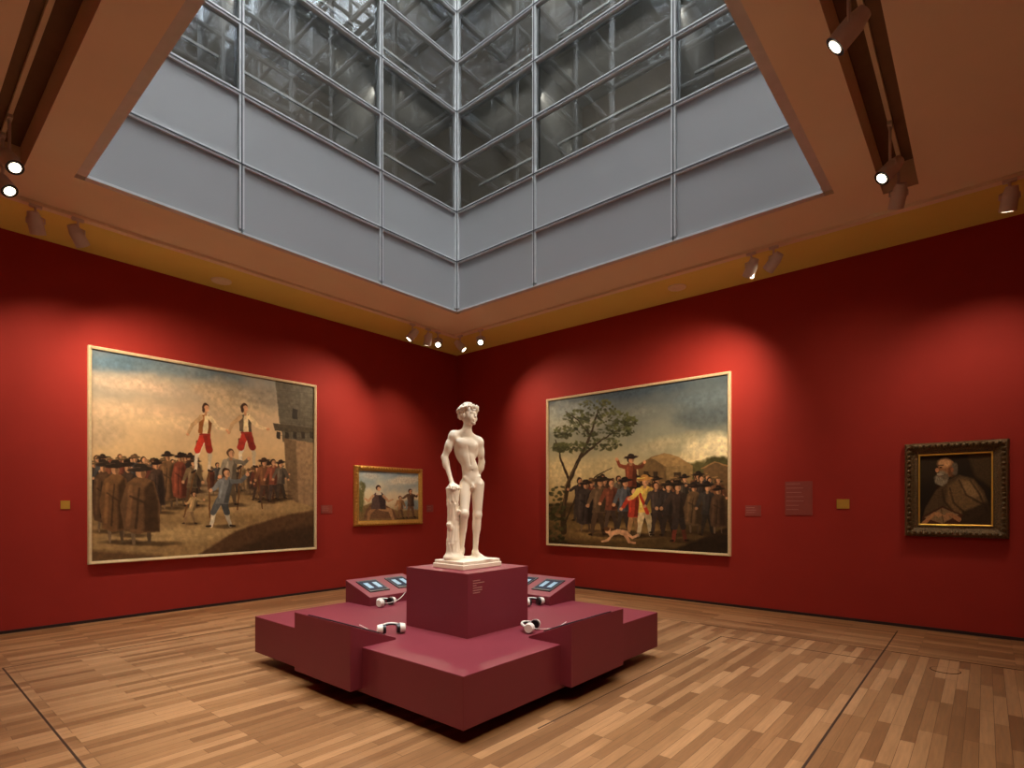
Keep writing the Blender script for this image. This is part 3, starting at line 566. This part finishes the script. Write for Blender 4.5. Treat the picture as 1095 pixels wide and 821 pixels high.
def paint_oldman():
    c=Canvas(240,240,[(985,489),(1062,484),(1062,563),(985,559)],61,.2)
    c.grad([(480,(44,33,20)),(520,(38,28,17)),(565,(24,17,11))]);c.ell(992,500,12,14,(58,44,28),0,12,.6);c.poly([(1034,484),(1062,484),(1062,522),(1044,510)],(80,61,36),4,.8)
    c.poly([(985,563),(990,543),(1001,525),(1012,515),(1026,508),(1042,512),(1054,526),(1062,548),(1062,563)],(82,63,40),1.6)
    c.poly([(1014,520),(1028,510),(1042,514),(1053,530),(1056,548),(1036,562),(1016,556),(1012,538)],(116,91,57),3,.9);c.poly([(1028,514),(1040,516),(1050,530),(1040,536),(1030,526)],(146,118,78),3,.8)
    for P in([(1016,522),(1020,538),(1036,552)],[(1026,514),(1034,530),(1052,540)],[(1038,514),(1048,528),(1058,550)],[(1008,524),(1010,536),(1018,546)]): c.line(P,1.2,2.4,(50,36,22),2.0,.8)
    c.poly([(1030,548),(1062,536),(1062,563),(1024,563)],(44,32,20),3,.8)
    c.poly([(987,552),(1008,541),(1030,551),(1026,563),(988,563)],(72,42,27),.8);c.poly([(989,553),(1008,543),(1026,551),(1008,560)],(146,120,84),.8,.9);c.line([(1007,544),(1009,559)],.7,.7,(84,60,38))
    c.line([(986,562),(994,554),(1000,549)],5,3.4,(176,124,80))
    for i in range(4): c.line([(1000+1.2*i,549-i*.4),(1004+1.6*i,553-i*.7)],1.3,1,(190,138,92),.4)
    c.line([(1026,556),(1018,551),(1013,550)],5,3,(166,116,76))
    for i in range(4): c.line([(1014+.4*i,550+1.5*i),(1009+.4*i,552+1.5*i)],1.4,1,(182,130,86),.4)
    c.ell(1013,501,9.4,9.6,(150,102,64),0,1);c.ell(1010,496,7.2,5.2,(206,154,104),-10,2.5);c.ell(1018,505,4,6,(108,70,43),0,2,.8)
    c.ell(1021.5,501,2.8,5.4,(106,94,76),0,1.4,.95,.8);c.ell(1018.6,503,1.5,2.6,(156,98,64),0,.5)
    c.ell(1006.5,512,4.6,5.8,(150,136,112),20,2.0,1,1);c.ell(1011,510,4,3.5,(110,94,72),20,2,.9);c.line([(1003,507.5),(1009,508)],1.4,1.0,(176,162,138),.8)
    for i in range(4): c.line([(1003.5+1.8*i,511),(1002.5+1.6*i,517)],.5,.4,(100,88,68),.5,.8)
    c.ell(1002.5,503.5,2,2.4,(198,136,92),0,.5);c.line([(1003.5,498.6),(1009,498)],1,1.1,(92,70,50),.5);c.ell(1006.5,500.6,1.5,.8,(46,31,20),0,.4);c.line([(1003,509.6),(1007,510)],.7,.5,(100,50,38),.4)
    return c
pm=bpy.data.materials.new("oil_paint");pm.use_nodes=True;nt=pm.node_tree;at=nt.nodes.new("ShaderNodeAttribute");at.attribute_name="paint"
nt.links.new(at.outputs["Color"],nt.nodes["Principled BSDF"].inputs["Base Color"]);nt.nodes["Principled BSDF"].inputs["Roughness"].default_value=.55;nt.nodes["Principled BSDF"].inputs["Specular IOR Level"].default_value=.2
M['paint']=pm
PL=lambda u,v,o:(u,-o,v)
PR=lambda u,v,o:(-o,-u,v)
def framed(name,cv,Pf,u0,u1,v0,v1,prof,k,kmap=None,gain=1.0,orn=None):
    uc,vc=(u0+u1)/2,(v0+v1)/2;org=Pf(uc,vc,0);e=empty(name,org);P0=Pf
    Pf=lambda u,v,o:tuple(np.array(P0(u,v,o))-np.array(org))
    b=MB();rings=[[Pf(u0-d,v0-d,o),Pf(u1+d,v0-d,o),Pf(u1+d,v1+d,o),Pf(u0-d,v1+d,o)] for d,o in prof]
    for i in range(len(prof)-1):
        a,c=rings[i],rings[i+1]
        for j in range(4): b.add([a[j],a[(j+1)%4],c[(j+1)%4],c[j]],[(0,1,2,3)],kmap[i] if kmap else k)
    if orn:
        d,o,r,stp=orn
        for a in np.linspace(u0-d,u1+d,round(((u1-u0)+2*d)/stp)+1):
            for v in(v0-d,v1+d): b.ball(Pf(a,v,o),r,k,8)
        for v in np.linspace(v0-d,v1+d,round(((v1-v0)+2*d)/stp)+1)[1:-1]:
            for a in(u0-d,u1+d): b.ball(Pf(a,v,o),r,k,8)
    b.build("frame",0,e)
    bb=MB();p,q=Pf(u0,v0,.001),Pf(u1,v1,.02);bb.box(min(p[0],q[0]),max(p[0],q[0]),min(p[1],q[1]),max(p[1],q[1]),p[2],q[2],'recess');bb.build("stretcher",0,e)
    cv.object("canvas",Pf,u0,u1,v0,v1,.024,e,gain);return e
prof=[(0,.024),(0,.045),(.012,.05),(.028,.055),(.036,.05),(.038,.0)]
framed("oil_painting_stilt_walkers",paint_left(),PL,-6.252,-3.268,.758,3.392,prof,'goldlight',gain=1.15)
framed("oil_painting_street_crowd",paint_right(),PR,2.42,5.63,.758,3.33,prof,'goldlight',gain=1.15)
framed("oil_painting_seated_figure",paint_woman(),PL,-2.41,-1.06,1.17,2.06,[(0,.024),(.0,.035),(.02,.04),(.035,.06),(.06,.065),(.08,.05),(.09,.04),(.095,0)],'gold',gain=1.2,orn=(.062,.055,(.02,.02,.02),.06))
framed("oil_painting_old_man",paint_oldman(),PR,7.85,8.48,1.24,2.03,[(0,.03),(0,.05),(.015,.055),(.02,.04),(.05,.045),(.09,.07),(.115,.09),(.13,.085),(.145,.06),(.15,0)],'darkgold',['brass','brass']+['darkgold']*7,orn=(.1,.085,(.022,.022,.022),.055))
def plate(name,Pf,u0,u1,v0,v1,k,t=.008,lines=0):
    b=MB();a=Pf(u0,v0,0);d=Pf(u1,v1,t);b.box(min(a[0],d[0]),max(a[0],d[0]),min(a[1],d[1]),max(a[1],d[1]),v0,v1,k)
    rr=random.Random(3)
    for i in range(lines):
        z=v1-.03-(v1-v0-.05)*i/max(lines,1);w=(u1-u0)*rr.uniform(.5,.85);a=Pf(u0+.015,z-.005,t);d=Pf(u0+.015+w*.9,z,t+.001)
        b.box(min(a[0],d[0]),max(a[0],d[0]),min(a[1],d[1]),max(a[1],d[1]),z-.004,z,'text')
    b.build(name)
plate("wall_label",PL,-3.13,-2.92,1.31,1.45,'label',lines=3);plate("wall_label",PL,-.83,-.66,1.31,1.45,'label',lines=3)
plate("wall_label",PR,5.86,6.07,1.30,1.45,'label',lines=3);plate("wall_text_panel",PR,6.38,6.71,1.32,1.77,'label',lines=7)
plate("brass_wall_plate",PL,-6.55,-6.46,1.41,1.51,'brass',.01);plate("brass_wall_plate",PR,6.99,7.13,1.41,1.53,'brass',.01)
# ---------------------------------------------------------------- ceiling fittings + lights
def track(x0,x1,y0,y1,z=ZS):
    b=MB();b.box(x0,x1,y0,y1,z-.035,z-.001,'ceil');b.build("lighting_track")
track(X0+.1,-1.1,-1.215,-1.185);track(-1.215,-1.185,Y0+.1,-1.22)
track(-7.295,-7.265,Y0+.1,-1.75,4.76);track(X0+.1,-1.7,-7.825,-7.795,4.76)
for (x,y) in((-4.85,-.35),(-.50,-5.07)):
    b=MB();b.cyl((x,y,ZT),(x,y,ZT-.015),.13,.125,'disc',32);b.cyl((x,y,ZT-.015),(x,y,ZT-.017),.10,.10,'disc',32);b.build("ceiling_speaker")
def spot(x,y,aim,zt=ZS,z=4.28,power=120,size=62,col=(1,.82,.60),lit=True,blend=1.0,soft=.05):
    p=Vector((x,y,z));d=(Vector(aim)-p).normalized();b=MB()
    if abs(y+1.2)<.1 or abs(y+7.81)<.1: b.box(x-.05,x+.05,y-.017,y+.017,zt-.065,zt-.036,'metalw')
    else: b.box(x-.017,x+.017,y-.05,y+.05,zt-.065,zt-.036,'metalw')
    b.cyl((x,y,zt-.065),(x,y,z+.08),.012,.012,'metalw',10)
    s=d.cross(Vector((0,0,1))).normalized()
    b.tube([p+s*.075,p+s*.075+Vector((0,0,.05)),p+Vector((0,0,.085)),p-s*.075+Vector((0,0,.05)),p-s*.075],.008,'metalw',6)
    b.cyl(p-d*.11,p-d*.04,.045,.062,'metalw',24);b.cyl(p-d*.04,p+d*.10,.064,.066,'metalw',24,True,'black')
    b.cyl(p+d*.098,p+d*.103,.042,.042,'lens' if lit else 'lensoff',24)
    ob=b.build("track_spotlight")
    ld=bpy.data.lights.new("beam",'SPOT');ld.energy=power;ld.spot_size=math.radians(size);ld.spot_blend=blend;ld.color=col;ld.shadow_soft_size=soft
    lo=bpy.data.objects.new("beam",ld);COL.objects.link(lo);lo.location=p+d*.12;lo.rotation_euler=d.to_track_quat('-Z','Y').to_euler();lo.parent=ob
WW=145
spot(-8.5,-1.2,(-8.0,0,1.8),power=WW*.5,size=110);spot(-6.96,-1.2,(-6.2,0,1.8),power=WW,size=105);spot(-6.62,-1.2,(-5.0,0,2.0),power=WW*1.4,size=100)  # first head is out of view, added to light the wall's left edge
spot(-2.16,-1.2,(-3.7,0,1.9),power=WW*1.4,size=100);spot(-1.82,-1.2,(-1.7,0,1.5),power=WW*.7,size=90)
spot(-1.60,-1.2,(-4.5,-4.6,.6),power=WW,size=60)
spot(-1.2,-1.34,(0,-3.2,2.0),power=WW*1.1,size=100);spot(-1.2,-1.84,(-4.4,-4.9,1.2),power=WW,size=50)
spot(-1.2,-6.31,(0,-4.8,2.1),power=WW*1.3,size=100);spot(-1.2,-6.56,(0,-3.8,1.9),power=WW*1.2,size=95)
spot(-1.2,-8.6,(0,-8.2,1.7),power=WW*.7,size=95)  # head added to light the far right of the wall
spot(-1.75,-7.81,(0,-6.9,1.6),zt=4.76,z=4.36,power=WW*.35,size=100)
spot(-2.36,-7.81,(-4.3,-5.3,1.0),zt=4.76,z=4.33,power=WW*1.1,size=55);spot(-4.24,-7.81,(-4.68,-5.03,1.6),zt=4.76,z=4.30,power=WW*1.5,size=40,col=(1,.87,.70))
spot(-7.28,-1.85,(-5.4,-4.4,.6),zt=4.76,z=4.30,power=WW*.9,size=60);spot(-7.28,-2.2,(-5.8,-5.4,.3),zt=4.76,z=4.36,power=WW*.9,size=65)
for (x,y,aim,pw) in((-5.4,-7.81,(-3.4,-6.9,0),1.5),(-6.6,-7.81,(-6.2,-7.0,0),.8),(-7.28,-5.2,(-6.9,-3.6,0),1.2),(-7.28,-6.5,(-6.5,-6.4,0),.7)):  # out-of-view spots added to brighten the floor and bounce onto the ceiling
    spot(x,y,aim,zt=4.76,z=4.34,power=WW*pw,size=105)
ad=bpy.data.lights.new("rooflight_daylight",'AREA');ad.shape='RECTANGLE';ad.size=4.6;ad.size_y=5;ad.energy=2500;ad.color=(.95,.98,1)
ao=bpy.data.objects.new("rooflight_daylight",ad);COL.objects.link(ao);ao.location=(-4.36,-4.66,ZR+.4)
W=bpy.data.worlds.new("sky");S.world=W;W.use_nodes=True;W.node_tree.nodes["Background"].inputs[0].default_value=(.62,.66,.70,1);W.node_tree.nodes["Background"].inputs[1].default_value=.7
# ---------------------------------------------------------------- camera
cd=bpy.data.cameras.new("camera");cam=bpy.data.objects.new("camera",cd);COL.objects.link(cam)
cam.location=(-8.055,-8.427,1.47);cam.rotation_euler=(math.radians(90),0,math.radians(40.59-90))
cd.sensor_fit='HORIZONTAL';cd.sensor_width=36;cd.lens=590.3/1095*36;cd.shift_y=(538.7-410.5)/1095;cd.clip_start=.05
S.camera=cam
